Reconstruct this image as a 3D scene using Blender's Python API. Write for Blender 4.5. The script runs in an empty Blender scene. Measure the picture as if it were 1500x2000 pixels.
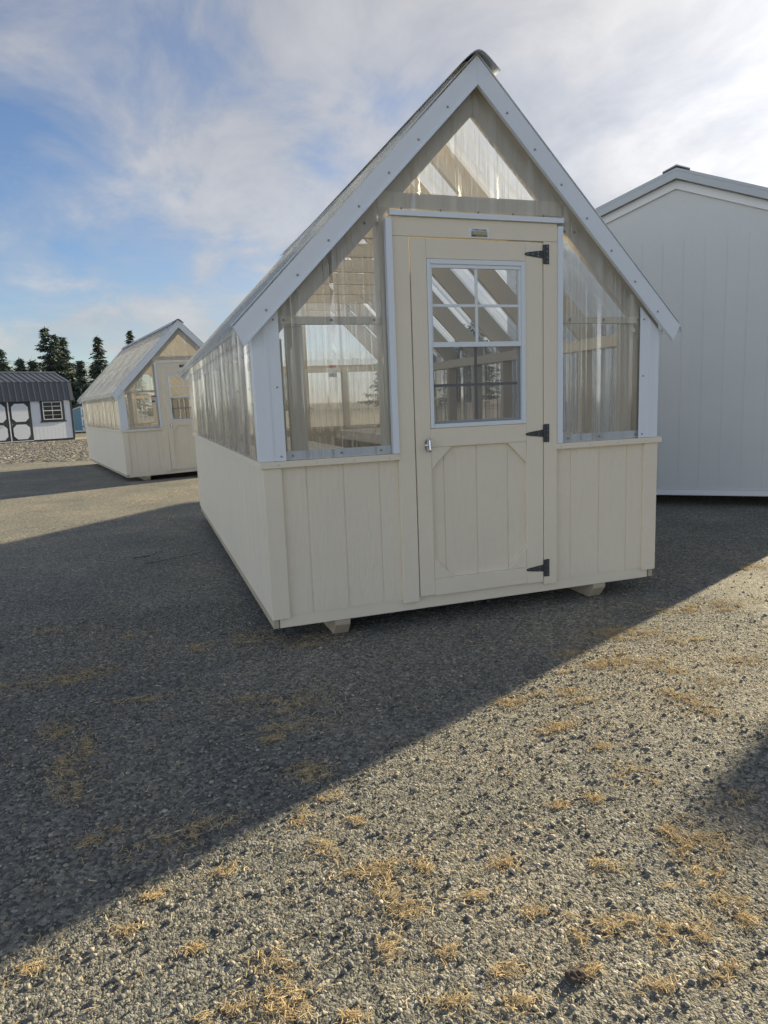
import bpy, bmesh, math, random
import numpy as np
from mathutils import Vector, Matrix
C = bpy.context.scene.collection
scene = bpy.context.scene
R = math.radians
random.seed(7); rng = np.random.default_rng(7)

# ------------------------------------------------------------------ camera
cd = bpy.data.cameras.new('camera'); cam = bpy.data.objects.new('camera', cd); C.objects.link(cam)
YAW, PIT, ROL = R(-18.707), R(-9.122), R(-2.220)
F = Vector((-math.sin(YAW)*math.cos(PIT), math.cos(YAW)*math.cos(PIT), math.sin(PIT)))
Rr = Vector((math.cos(YAW), math.sin(YAW), 0)); U = Rr.cross(F)
c_, s_ = math.cos(ROL), math.sin(ROL)
R2 = c_*Rr + s_*U; U2 = -s_*Rr + c_*U
M = Matrix((R2, U2, -F)).transposed().to_4x4(); M.translation = Vector((-0.5653, -3.5652, 1.2804))
cam.matrix_world = M
cd.sensor_fit = 'VERTICAL'; cd.sensor_height = 24; cd.lens = 24*1370.15/2000
cd.clip_end = 2000; cd.clip_start = .05
scene.camera = cam

# ------------------------------------------------------------------ sun, sky, exposure
SUN_AZ, SUN_EL = R(25.3), R(14.6)            # azimuth from +x towards +y
SD = Vector((math.cos(SUN_AZ)*math.cos(SUN_EL), math.sin(SUN_AZ)*math.cos(SUN_EL), math.sin(SUN_EL)))
sl = bpy.data.lights.new('sun', 'SUN'); sl.energy = 5.0; sl.angle = R(.5); sl.color = (1, .84, .56)
sun = bpy.data.objects.new('sun', sl); C.objects.link(sun)
sun.rotation_euler = SD.to_track_quat('Z', 'Y').to_euler(); sun.location = SD*60
scene.view_settings.view_transform = 'Standard'; scene.view_settings.look = 'None'
scene.view_settings.exposure = 1.2; scene.view_settings.gamma = 1
cy = scene.cycles
cy.use_denoising = True
cy.max_bounces = 10; cy.transparent_max_bounces = 220; cy.transmission_bounces = 10; cy.glossy_bounces = 4; cy.diffuse_bounces = 4
cy.caustics_reflective = False; cy.caustics_refractive = False; cy.sample_clamp_indirect = 6

def nd(nt, t, **kw):
    n = nt.nodes.new(t)
    for k, v in kw.items():
        if k.startswith('i_'): 
            key = k[2:]; key = int(key) if key.isdigit() else key.replace('_', ' ')
            n.inputs[key].default_value = v
        else: setattr(n, k, v)
    return n
def ramp(nt, stops, interp='LINEAR'):
    n = nt.nodes.new('ShaderNodeValToRGB'); cr = n.color_ramp; cr.interpolation = interp
    while len(cr.elements) < len(stops): cr.elements.new(.5)
    for e, (p, c) in zip(cr.elements, stops):
        e.position = p; e.color = c if len(c) == 4 else (*c, 1)
    return n
def mathn(nt, op, a=None, b=None, clamp=False):
    n = nt.nodes.new('ShaderNodeMath'); n.operation = op; n.use_clamp = clamp
    for k, v in enumerate((a, b)):
        if v is None: continue
        if isinstance(v, (int, float)): n.inputs[k].default_value = v
        else: nt.links.new(v, n.inputs[k])
    return n.outputs[0]
def mixc(nt, f, a, b, blend='MIX'):
    n = nt.nodes.new('ShaderNodeMix'); n.data_type = 'RGBA'; n.blend_type = blend
    for k, v in ((0, f), (6, a), (7, b)):
        if isinstance(v, (int, float)): n.inputs[k].default_value = v
        elif isinstance(v, (tuple, list)): n.inputs[k].default_value = v if len(v) == 4 else (*v, 1)
        else: nt.links.new(v, n.inputs[k])
    return n.outputs[2]

world = bpy.data.worlds.new('World'); scene.world = world; world.use_nodes = True
wn = world.node_tree; wn.nodes.clear()
sky = nd(wn, 'ShaderNodeTexSky', sky_type='NISHITA', sun_disc=False, sun_elevation=SUN_EL, sun_rotation=R(90)-SUN_AZ,
         air_density=1.0, dust_density=.15, ozone_density=1.6)
tc = nd(wn, 'ShaderNodeTexCoord')
sep = nd(wn, 'ShaderNodeSeparateXYZ'); wn.links.new(tc.outputs['Generated'], sep.inputs[0])
zz = mathn(wn, 'ADD', mathn(wn, 'MAXIMUM', sep.outputs[2], 0.0), .16)
px = mathn(wn, 'DIVIDE', sep.outputs[0], zz); py = mathn(wn, 'DIVIDE', sep.outputs[1], zz)
cmb = nd(wn, 'ShaderNodeCombineXYZ'); wn.links.new(px, cmb.inputs[0]); wn.links.new(py, cmb.inputs[1])
mp = nd(wn, 'ShaderNodeMapping'); wn.links.new(cmb.outputs[0], mp.inputs[0])
mp.inputs['Rotation'].default_value = (0, 0, 2.67); mp.inputs['Scale'].default_value = (1.0, .68, 1); mp.inputs['Location'].default_value = (-11.92, 15.38, 7.19)
n1 = nd(wn, 'ShaderNodeTexNoise', i_Scale=.75, i_Detail=8.0, i_Roughness=.52, i_Distortion=.25); wn.links.new(mp.outputs[0], n1.inputs['Vector'])
n2 = nd(wn, 'ShaderNodeTexNoise', i_Scale=2.6, i_Detail=8.0, i_Roughness=.60, i_Distortion=.35); wn.links.new(mp.outputs[0], n2.inputs['Vector'])
sdn = nd(wn, 'ShaderNodeVectorMath', operation='DOT_PRODUCT'); wn.links.new(tc.outputs['Generated'], sdn.inputs[0]); sdn.inputs[1].default_value = SD
sd = mathn(wn, 'MAXIMUM', sdn.outputs['Value'], 0.0)
bias = mathn(wn, 'MULTIPLY', mathn(wn, 'POWER', sd, 3.0), .30)
cover = mathn(wn, 'ADD', mathn(wn, 'ADD', mathn(wn, 'MULTIPLY', n1.outputs[0], .62), mathn(wn, 'MULTIPLY', n2.outputs[0], .46)), bias)
mask = ramp(wn, [(.44, (.05, .05, .05)), (.53, (.32, .32, .32)), (.62, (.76, .76, .76)), (.78, (.93, .93, .93))]); wn.links.new(cover, mask.inputs[0])
glow = mathn(wn, 'ADD', mathn(wn, 'MULTIPLY', mathn(wn, 'ADD', mathn(wn, 'MULTIPLY', mathn(wn, 'POWER', sd, 6.0), .9), mathn(wn, 'MULTIPLY', mathn(wn, 'POWER', sd, 14.0), 3.2)), 1.0), mathn(wn, 'MULTIPLY', mathn(wn, 'POWER', sd, 40.0), 4.0))
shade = mathn(wn, 'ADD', mathn(wn, 'MULTIPLY', n2.outputs[0], .9), .50)
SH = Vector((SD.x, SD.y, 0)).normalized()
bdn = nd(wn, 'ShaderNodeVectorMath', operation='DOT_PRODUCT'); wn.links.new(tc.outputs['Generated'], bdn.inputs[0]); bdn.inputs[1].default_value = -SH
# unseen low clouds opposite the sun: brightness added to light the shaded walls
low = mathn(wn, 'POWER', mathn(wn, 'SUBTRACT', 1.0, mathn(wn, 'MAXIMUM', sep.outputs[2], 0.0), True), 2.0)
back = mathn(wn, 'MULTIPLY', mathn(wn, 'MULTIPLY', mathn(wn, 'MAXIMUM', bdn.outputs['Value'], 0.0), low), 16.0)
# clouds overhead dimmed, out of view, to weaken sky light on the ground
over = nd(wn, 'ShaderNodeMapRange', i_1=.5, i_2=.8, i_3=1.0, i_4=.35); wn.links.new(sep.outputs[2], over.inputs[0])
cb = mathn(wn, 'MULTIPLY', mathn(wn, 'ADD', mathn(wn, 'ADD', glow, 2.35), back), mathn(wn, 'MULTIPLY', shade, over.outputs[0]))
ccol = nd(wn, 'ShaderNodeVectorMath', operation='SCALE'); ccol.inputs[0].default_value = (1.0, .985, .985); wn.links.new(cb, ccol.inputs['Scale'])
skym = mixc(wn, 1.0, sky.outputs[0], (.47, .52, .64), 'MULTIPLY')
wcol = mixc(wn, mask.outputs[0], skym, ccol.outputs[0])
bg = nd(wn, 'ShaderNodeBackground', i_Strength=.104); wn.links.new(wcol, bg.inputs[0])
wo = nd(wn, 'ShaderNodeOutputWorld'); wn.links.new(bg.outputs[0], wo.inputs[0])

# ------------------------------------------------------------------ materials
MATS = {}
def newmat(name):
    m = bpy.data.materials.new(name); m.use_nodes = True; m.node_tree.nodes.clear(); MATS[name] = m
    nt = m.node_tree; out = nd(nt, 'ShaderNodeOutputMaterial'); return m, nt, out
def paint(name, col, rough=.6, grain=None, gs=.25, var=.06, spec=.35, metal=0.0, bscale=1.0, dirt=0.0):
    """painted wood / metal; grain is the scale vector of a stretched noise"""
    m, nt, out = newmat(name)
    b = nd(nt, 'ShaderNodeBsdfPrincipled', i_Roughness=rough, i_Metallic=metal); b.inputs['Specular IOR Level'].default_value = spec
    t = nd(nt, 'ShaderNodeTexCoord')
    nb = nd(nt, 'ShaderNodeTexNoise', i_Scale=2.3, i_Detail=5.0, i_Roughness=.6); nt.links.new(t.outputs['Object'], nb.inputs['Vector'])
    lo = tuple(max(0, x*(1-var)) for x in col); hi = tuple(min(1, x*(1+var)) for x in col)
    col_o = mixc(nt, nb.outputs[0], lo, hi)
    if dirt:
        dn = nd(nt, 'ShaderNodeTexNoise', i_Scale=9.0, i_Detail=8.0, i_Roughness=.7); nt.links.new(t.outputs['Object'], dn.inputs['Vector'])
        dr = ramp(nt, [(.52, (0, 0, 0)), (.75, (dirt, dirt, dirt))]); nt.links.new(dn.outputs[0], dr.inputs[0])
        col_o = mixc(nt, dr.outputs[0], col_o, tuple(x*.55 for x in col))
    nt.links.new(col_o, b.inputs['Base Color'])
    if grain:
        mpn = nd(nt, 'ShaderNodeMapping'); nt.links.new(t.outputs['Object'], mpn.inputs[0]); mpn.inputs['Scale'].default_value = grain
        g = nd(nt, 'ShaderNodeTexNoise', i_Scale=1.0, i_Detail=5.0, i_Roughness=.6, i_Distortion=1.6); nt.links.new(mpn.outputs[0], g.inputs['Vector'])
        bp = nd(nt, 'ShaderNodeBump', i_Strength=gs, i_Distance=.004*bscale); nt.links.new(g.outputs[0], bp.inputs['Height']); nt.links.new(bp.outputs[0], b.inputs['Normal'])
    nt.links.new(b.outputs[0], out.inputs[0]); return m
CREAM = (.78, .71, .575)
paint('cream_up', CREAM, .55, (70, 70, 5), .3, dirt=.10)
paint('cream_flat', CREAM, .55, (5, 5, 70), .3, dirt=.10)
paint('siding', CREAM, .55, (26, 26, 5), .7, .06, bscale=1.8, dirt=.10)
paint('frame_wood', (.66, .60, .50), .6, (60, 60, 6), .2)
paint('white_metal', (.73, .78, .83), .35, (3, 3, 3), .05, .03, .5)
paint('white_vinyl', (.72, .77, .80), .35, None, 0, .02, .5)
paint('galvanised', (.50, .52, .54), .4, (8, 8, 8), .1, .15, .5, .4)
paint('steel_dark', (.05, .055, .06), .45, (40, 40, 40), .2, .1, .4)
paint('screw_metal', (.30, .31, .32), .4, None, 0, .1, .5, .6)
paint('chrome', (.62, .62, .64), .18, None, 0, .05, .6, 1.0)
paint('raw_wood', (.46, .40, .30), .75, (50, 5, 50), .4, .2, .2, dirt=.3)
paint('floor_wood', (.14, .11, .085), .8, (60, 4, 60), .4, .3, .2)
paint('plaque_white', (.75, .78, .80), .4, None, 0, .03)
paint('plaque_dark', (.05, .05, .05), .4, None, 0, .05)
paint('ink_dark', (.09, .08, .07), .5, None, 0, .05)
paint('ink_tan', (.33, .30, .22), .5, None, 0, .05)
paint('gold_ink', (.75, .68, .45), .5, None, 0, .02)
paint('tag_red', (.45, .04, .05), .5, None, 0, .05)
paint('tag_blue', (.06, .09, .28), .5, None, 0, .05)
paint('grey_siding', (.64, .66, .65), .6, (30, 30, 6), .4, .04, dirt=.08)
paint('grey_trim', (.80, .81, .81), .5, (40, 40, 5), .2, .03)
paint('charcoal_metal', (.48, .51, .53), .4, None, 0, .08, .5)
paint('barn_white', (.74, .78, .84), .6, (30, 30, 6), .5, .03)
paint('barn_dark', (.045, .05, .06), .5, (40, 40, 6), .2, .1)
paint('barn_roof', (.09, .10, .12), .38, None, 0, .08, .55, .2)
paint('blue_siding', (.16, .30, .38), .6, (30, 30, 6), .4, .05)
paint('bark', (.07, .055, .045), .9, (20, 20, 4), .5, .2)
paint('pale_bark', (.30, .26, .20), .9, (20, 20, 4), .5, .2)
paint('wire', (.03, .03, .035), .6)
paint('pole_grey', (.26, .27, .29), .5)
paint('twig_wood', (.10, .06, .05), .8, (60, 60, 60), .3, .25)

def poly_mat(name, refr=.22, haze=.02, ior=1.30, wave=1.0, gl=.85, streak=.30, tint=(.97, .975, .965), edge=.25):
    """thin clear plastic sheet: mostly straight-through, partly bent, hazier where seen edge-on and along drawn flutes"""
    m, nt, out = newmat(name)
    t = nd(nt, 'ShaderNodeTexCoord')
    def un(sx, sy, det, dist=.2):
        mpn = nd(nt, 'ShaderNodeMapping'); nt.links.new(t.outputs['UV'], mpn.inputs[0]); mpn.inputs['Scale'].default_value = (sx, sy, 1)
        w = nd(nt, 'ShaderNodeTexNoise', i_Scale=1.0, i_Detail=det, i_Roughness=.55, i_Distortion=dist); nt.links.new(mpn.outputs[0], w.inputs['Vector']); return w.outputs[0]
    bp = nd(nt, 'ShaderNodeBump', i_Strength=wave, i_Distance=.012); nt.links.new(un(34, .9, 2.0), bp.inputs['Height'])
    bp2 = nd(nt, 'ShaderNodeBump', i_Strength=wave, i_Distance=.006); nt.links.new(un(95, .5, 2.0), bp2.inputs['Height']); nt.links.new(bp.outputs[0], bp2.inputs['Normal'])
    st = ramp(nt, [(.54, (0, 0, 0)), (.66, (1, 1, 1))]); nt.links.new(un(150, .35, 3.0, .1), st.inputs[0])
    tr = nd(nt, 'ShaderNodeBsdfTransparent'); tr.inputs[0].default_value = (*tint, 1)
    rf = nd(nt, 'ShaderNodeBsdfRefraction', i_IOR=ior, i_Roughness=.0); rf.inputs[0].default_value = (*tint, 1); nt.links.new(bp2.outputs[0], rf.inputs['Normal'])
    m1 = nd(nt, 'ShaderNodeMixShader'); nt.links.new(mathn(nt, 'ADD', mathn(nt, 'MULTIPLY', st.outputs[0], streak*1.6), refr, True), m1.inputs[0]); nt.links.new(tr.outputs[0], m1.inputs[1]); nt.links.new(rf.outputs[0], m1.inputs[2])
    tl = nd(nt, 'ShaderNodeBsdfTranslucent'); tl.inputs[0].default_value = (.86, .92, .98, 1)
    df = nd(nt, 'ShaderNodeBsdfDiffuse'); df.inputs[0].default_value = (.85, .87, .88, 1)
    m0 = nd(nt, 'ShaderNodeMixShader', i_0=.4); nt.links.new(tl.outputs[0], m0.inputs[1]); nt.links.new(df.outputs[0], m0.inputs[2])
    lw = nd(nt, 'ShaderNodeLayerWeight', i_Blend=.5)
    hz = mathn(nt, 'ADD', mathn(nt, 'MULTIPLY', mathn(nt, 'POWER', lw.outputs['Facing'], 4.0), edge), haze)
    hz = mathn(nt, 'ADD', hz, mathn(nt, 'MULTIPLY', st.outputs[0], streak*.15), True)
    m2 = nd(nt, 'ShaderNodeMixShader'); nt.links.new(hz, m2.inputs[0]); nt.links.new(m1.outputs[0], m2.inputs[1]); nt.links.new(m0.outputs[0], m2.inputs[2])
    gs = nd(nt, 'ShaderNodeBsdfGlossy', i_Roughness=.06); nt.links.new(bp2.outputs[0], gs.inputs['Normal'])
    fr2 = nd(nt, 'ShaderNodeLayerWeight', i_Blend=.35); nt.links.new(bp.outputs[0], fr2.inputs['Normal'])
    f = mathn(nt, 'ADD', mathn(nt, 'MULTIPLY', mathn(nt, 'POWER', fr2.outputs['Facing'], 3.0), .5*gl), .05*gl)
    f = mathn(nt, 'MINIMUM', mathn(nt, 'ADD', f, mathn(nt, 'MULTIPLY', st.outputs[0], streak*.45)), .62)
    m3 = nd(nt, 'ShaderNodeMixShader'); nt.links.new(f, m3.inputs[0]); nt.links.new(m2.outputs[0], m3.inputs[1]); nt.links.new(gs.outputs[0], m3.inputs[2])
    nt.links.new(m3.outputs[0], out.inputs[0]); return m
poly_mat('clear_panel', .26, .02, 1.34, 1.2)
poly_mat('side_panel', .30, .05, 1.35, 1.4, 1.3, .50, edge=.35)
poly_mat('clear_roof', .08, .11, 1.03, .12, 2.0, .04, edge=.5)
poly_mat('window_glass', 0, .0, 1.0, .0, 1.1, .0)
def screen_mat():
    m, nt, out = newmat('insect_screen')
    tr = nd(nt, 'ShaderNodeBsdfTransparent'); d = nd(nt, 'ShaderNodeBsdfDiffuse'); d.inputs[0].default_value = (.16, .165, .17, 1)
    mx = nd(nt, 'ShaderNodeMixShader', i_0=.48); nt.links.new(tr.outputs[0], mx.inputs[1]); nt.links.new(d.outputs[0], mx.inputs[2]); nt.links.new(mx.outputs[0], out.inputs[0])
screen_mat()
def dark_glass():
    m, nt, out = newmat('dark_window')
    b = nd(nt, 'ShaderNodeBsdfPrincipled', i_Roughness=.08); b.inputs['Base Color'].default_value = (.015, .018, .02, 1); nt.links.new(b.outputs[0], out.inputs[0])
dark_glass()
def foliage(name, a, b):
    m, nt, out = newmat(name)
    ge = nd(nt, 'ShaderNodeNewGeometry')
    cr = ramp(nt, [(0, a), (1, b)]); nt.links.new(ge.outputs['Random Per Island'], cr.inputs[0])
    p = nd(nt, 'ShaderNodeBsdfPrincipled', i_Roughness=.7); nt.links.new(cr.outputs[0], p.inputs['Base Color'])
    nt.links.new(p.outputs[0], out.inputs[0])
foliage('fir_needles', (.04, .068, .06), (.15, .19, .135))
foliage('pale_leaves', (.30, .26, .13), (.46, .40, .24))
def straw_mat():
    m, nt, out = newmat('straw')
    ge = nd(nt, 'ShaderNodeNewGeometry')
    cr = ramp(nt, [(0, (.44, .33, .18)), (.5, (.68, .54, .32)), (1, (.85, .73, .50))]); nt.links.new(ge.outputs['Random Per Island'], cr.inputs[0])
    p = nd(nt, 'ShaderNodeBsdfDiffuse'); nt.links.new(cr.outputs[0], p.inputs[0])
    t = nd(nt, 'ShaderNodeBsdfTranslucent'); nt.links.new(cr.outputs[0], t.inputs[0])
    mx = nd(nt, 'ShaderNodeMixShader', i_0=.3); nt.links.new(p.outputs[0], mx.inputs[1]); nt.links.new(t.outputs[0], mx.inputs[2]); nt.links.new(mx.outputs[0], out.inputs[0])
straw_mat()
def stone_mat():
    m, nt, out = newmat('stone')
    ge = nd(nt, 'ShaderNodeNewGeometry')
    cr = ramp(nt, [(0, (.11, .115, .11)), (.35, (.17, .17, .155)), (.75, (.26, .245, .205)), (.95, (.36, .33, .27)), (1, (.46, .44, .39))]); nt.links.new(ge.outputs['Random Per Island'], cr.inputs[0])
    p = nd(nt, 'ShaderNodeBsdfPrincipled', i_Roughness=.8); nt.links.new(cr.outputs[0], p.inputs['Base Color']); nt.links.new(p.outputs[0], out.inputs[0])
stone_mat()
def ground_mat(name, method):
    m, nt, out = newmat(name)
    t = nd(nt, 'ShaderNodeTexCoord')
    wv = nd(nt, 'ShaderNodeTexNoise', i_Scale=75.0, i_Detail=3.0); nt.links.new(t.outputs['Object'], wv.inputs['Vector'])
    wa = mixc(nt, .016, t.outputs['Object'], wv.outputs['Color'], 'ADD')
    v1 = nd(nt, 'ShaderNodeTexVoronoi', i_Scale=92.0, i_Randomness=1.0); nt.links.new(wa, v1.inputs['Vector'])
    v2 = nd(nt, 'ShaderNodeTexVoronoi', i_Scale=190.0); nt.links.new(wa, v2.inputs['Vector'])
    v3 = nd(nt, 'ShaderNodeTexVoronoi', i_Scale=44.0); nt.links.new(wa, v3.inputs['Vector'])
    big = nd(nt, 'ShaderNodeTexNoise', i_Scale=.9, i_Detail=6.0, i_Roughness=.6); nt.links.new(t.outputs['Object'], big.inputs['Vector'])
    mid = nd(nt, 'ShaderNodeTexNoise', i_Scale=9.0, i_Detail=5.0, i_Roughness=.65); nt.links.new(t.outputs['Object'], mid.inputs['Vector'])
    # heights: rounded pebbles
    def dome(v, k): return mathn(nt, 'SUBTRACT', 1.0, mathn(nt, 'POWER', mathn(nt, 'MULTIPLY', v.outputs['Distance'], k, True), 2.0))
    s1 = nd(nt, 'ShaderNodeSeparateColor'); nt.links.new(v1.outputs['Color'], s1.inputs[0])
    h1 = mathn(nt, 'MULTIPLY', dome(v1, 1.25), mathn(nt, 'ADD', mathn(nt, 'MULTIPLY', s1.outputs[1], .8), .2))
    s3 = nd(nt, 'ShaderNodeSeparateColor'); nt.links.new(v3.outputs['Color'], s3.inputs[0])
    pick = mathn(nt, 'GREATER_THAN', s3.outputs[2], .88)
    h3 = mathn(nt, 'MULTIPLY', mathn(nt, 'MULTIPLY', dome(v3, 1.9), pick), .8)
    h = mathn(nt, 'ADD', mathn(nt, 'MAXIMUM', h1, h3), mathn(nt, 'MULTIPLY', dome(v2, 1.2), .28))
    h = mathn(nt, 'ADD', h, mathn(nt, 'MULTIPLY', mid.outputs[0], .9))
    dp = nd(nt, 'ShaderNodeDisplacement', i_Midlevel=1.0, i_Scale=.0066); nt.links.new(h, dp.inputs['Height']); nt.links.new(dp.outputs[0], out.inputs['Displacement'])
    rnd = mixc(nt, pick, s1.outputs[0], s3.outputs[0])
    cr = ramp(nt, [(0, (.07, .073, .072)), (.26, (.15, .152, .145)), (.52, (.255, .25, .225)), (.78, (.35, .335, .285)), (.94, (.45, .43, .37)), (1, (.60, .58, .53))]); nt.links.new(rnd, cr.inputs[0])
    crv = ramp(nt, [(.25, (.42, .42, .42)), (.8, (1, 1, 1))]); nt.links.new(h1, crv.inputs[0])
    col = mixc(nt, .32, cr.outputs[0], mixc(nt, mid.outputs[0], (.125, .128, .118), (.26, .25, .21)))
    bigr = ramp(nt, [(.36, (.70, .73, .75)), (.64, (1.02, .99, .93))]); nt.links.new(big.outputs[0], bigr.inputs[0])
    col = mixc(nt, 1.0, col, bigr.outputs[0], 'MULTIPLY')
    p = nd(nt, 'ShaderNodeBsdfPrincipled', i_Roughness=.85); p.inputs['Specular IOR Level'].default_value = .25; nt.links.new(col, p.inputs['Base Color'])
    nt.links.new(p.outputs[0], out.inputs[0]); m.displacement_method = method
ground_mat('chipseal', 'BOTH'); ground_mat('chipseal_far', 'BUMP')
def gravel_mat():
    m, nt, out = newmat('coarse_gravel')
    t = nd(nt, 'ShaderNodeTexCoord')
    v1 = nd(nt, 'ShaderNodeTexVoronoi', i_Scale=15.0); nt.links.new(t.outputs['Object'], v1.inputs['Vector'])
    s1 = nd(nt, 'ShaderNodeSeparateColor'); nt.links.new(v1.outputs['Color'], s1.inputs[0])
    cr = ramp(nt, [(0, (.05, .05, .05)), (.45, (.12, .115, .105)), (.8, (.22, .21, .185)), (1, (.42, .40, .37))]); nt.links.new(s1.outputs[0], cr.inputs[0])
    p = nd(nt, 'ShaderNodeBsdfPrincipled', i_Roughness=.85); nt.links.new(cr.outputs[0], p.inputs['Base Color']); nt.links.new(p.outputs[0], out.inputs[0])
gravel_mat()

# ------------------------------------------------------------------ mesh helpers
class MB:
    def __init__(s, off=(0, 0, 0)): s.v = []; s.f = []; s.m = []; s.uv = None; s.off = off; s.cur = 0
    def add(s, vs, fs):
        b = len(s.v); s.v += [tuple(v) for v in vs]; s.f += [tuple(b+i for i in f) for f in fs]; s.m += [s.cur]*len(fs); return s
    def box(s, x0, x1, y0, y1, z0, z1):
        return s.add([(x0,y0,z0),(x1,y0,z0),(x1,y1,z0),(x0,y1,z0),(x0,y0,z1),(x1,y0,z1),(x1,y1,z1),(x0,y1,z1)],
                     [(0,3,2,1),(4,5,6,7),(0,1,5,4),(1,2,6,5),(2,3,7,6),(3,0,4,7)])
    def prism(s, poly, axis, a0, a1):
        n = len(poly)
        def P(p, a):
            return {'x': (a, p[0], p[1]), 'y': (p[0], a, p[1]), 'z': (p[0], p[1], a)}[axis]
        return s.add([P(p, a0) for p in poly]+[P(p, a1) for p in poly],
                     [tuple(range(n)), tuple(range(2*n-1, n-1, -1))]+[(i, (i+1) % n, n+(i+1) % n, n+i) for i in range(n)])
    def tube(s, path, r, seg=8, taper=None):
        path = [Vector(p) for p in path]; vs = []; fs = []
        for i, p in enumerate(path):
            d = (path[min(i+1, len(path)-1)]-path[max(i-1, 0)]).normalized()
            a = d.orthogonal().normalized() if i == 0 else (a-d*a.dot(d)).normalized()
            b = d.cross(a); rr = r if taper is None else r*(1+(taper-1)*i/(len(path)-1))
            for k in range(seg): vs.append(p+rr*(math.cos(2*math.pi*k/seg)*a+math.sin(2*math.pi*k/seg)*b))
        for i in range(len(path)-1):
            for k in range(seg): fs.append((i*seg+k, i*seg+(k+1) % seg, (i+1)*seg+(k+1) % seg, (i+1)*seg+k))
        fs += [tuple(range(seg))[::-1], tuple((len(path)-1)*seg+k for k in range(seg))]
        return s.add(vs, fs)
    def screw(s, p, axis, r=.006, h=.006):
        p = Vector(p); d = Vector(axis); k = s.cur; s.cur = 1; s.tube([p-d*.002, p+d*h*.5, p+d*h], r, 6, .6); s.cur = k; return s
    def build(s, name, mat, parent=None, mat2=None, bevel=0, smooth=False, uvf=None):
        me = bpy.data.meshes.new(name)
        o = s.off
        me.from_pydata([(v[0]-o[0], v[1]-o[1], v[2]-o[2]) for v in s.v], [], s.f); me.update()
        bm = bmesh.new(); bm.from_mesh(me); bmesh.ops.recalc_face_normals(bm, faces=bm.faces); bm.to_mesh(me); bm.free()
        me.materials.append(MATS[mat])
        if mat2:
            me.materials.append(MATS[mat2]); me.polygons.foreach_set('material_index', s.m)
        if uvf:
            ul = me.uv_layers.new(name='uv')
            for l in me.loops:
                ul.data[l.index].uv = uvf(s.v[l.vertex_index])
        if smooth: me.polygons.foreach_set('use_smooth', [True]*len(me.polygons))
        ob = bpy.data.objects.new(name, me); C.objects.link(ob)
        if parent: ob.parent = parent
        if bevel:
            bv = ob.modifiers.new('bevel', 'BEVEL'); bv.width = bevel; bv.segments = 2; bv.limit_method = 'ANGLE'; bv.harden_normals = False
        return ob
def thing(name, label, cat, loc, rotz=0, group=None, rot=None):
    o = bpy.data.objects.new(name, None); C.objects.link(o); o.location = loc; o.rotation_euler = rot or (0, 0, rotz)
    o['label'] = label; o['category'] = cat
    if group: o['group'] = group
    o.empty_display_size = .2
    return o
def tag(o, label, cat, group=None):
    o['label'] = label; o['category'] = cat
    if group: o['group'] = group
    return o
def text_mesh(body, size, mat, parent, name, loc, rot=(R(90), 0, 0), width=None, shear=0.0):
    cu = bpy.data.curves.new(name, 'FONT'); cu.body = body; cu.size = size; cu.align_x = 'CENTER'; cu.align_y = 'CENTER'; cu.extrude = .0006; cu.shear = shear
    tmp = bpy.data.objects.new('tmp_text', cu); C.objects.link(tmp)
    dg = bpy.context.evaluated_depsgraph_get(); me = bpy.data.meshes.new_from_object(tmp.evaluated_get(dg))
    bpy.data.objects.remove(tmp)
    me.materials.clear(); me.materials.append(MATS[mat])
    if width:
        xs = [v.co.x for v in me.vertices]; k = width/(max(xs)-min(xs))
        for v in me.vertices: v.co.x *= k
    o = bpy.data.objects.new(name, me); C.objects.link(o); o.location = loc; o.rotation_euler = rot; o.parent = parent
    return o

def gz(y): return -.0125*min(max(0.0, y-4.0), 7.0)-.0045*min(max(0.0, y-11.0), 40.0)      # the yard falls gently away behind

# ------------------------------------------------------------------ ground
def axis_pts(a, b, step, lo, hi, g=1.06, mx=12.0):
    core = list(np.arange(a, b, step)); out = []
    x, s = b, step
    while x < hi: out.append(x); s = min(s*g, mx); x += s
    out.append(hi); left = []; x, s = a, step
    while True:
        s = min(s*g, mx); x -= s
        if x <= lo: left.append(lo); break
        left.append(x)
    return np.array(left[::-1]+core+out)
xs = axis_pts(-1.7, 2.6, .0062, -500, 500); ys = axis_pts(-2.62, 1.0, .0062, -300, 700)
nx, ny = len(xs), len(ys)
X, Y = np.meshgrid(xs, ys); Z = -.0125*np.clip(Y-4.0, 0, 7.0)-.0045*np.clip(Y-11.0, 0, 40.0)
me = bpy.data.meshes.new('ground'); me.vertices.add(nx*ny)
me.vertices.foreach_set('co', np.stack([X, Y, Z], -1).astype(np.float32).ravel())
i = np.arange(nx*ny).reshape(ny, nx); q = np.stack([i[:-1, :-1], i[:-1, 1:], i[1:, 1:], i[1:, :-1]], -1).reshape(-1, 4)
me.loops.add(q.size); me.loops.foreach_set('vertex_index', q.astype(np.int32).ravel())
me.polygons.add(len(q)); me.polygons.foreach_set('loop_start', np.arange(0, q.size, 4, dtype=np.int32)); 
me.polygons.foreach_set('use_smooth', np.ones(len(q), bool))
me.update(calc_edges=True); me.validate()
me.materials.append(MATS['chipseal']); me.materials.append(MATS['chipseal_far'])
cx_ = np.diff(xs)[None, :] > .011; cy_ = np.diff(ys)[:, None] > .011
me.polygons.foreach_set('material_index', (cx_ | cy_).astype(np.int32).ravel())
ground = bpy.data.objects.new('ground', me); C.objects.link(ground); ground['kind'] = 'structure'

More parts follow.
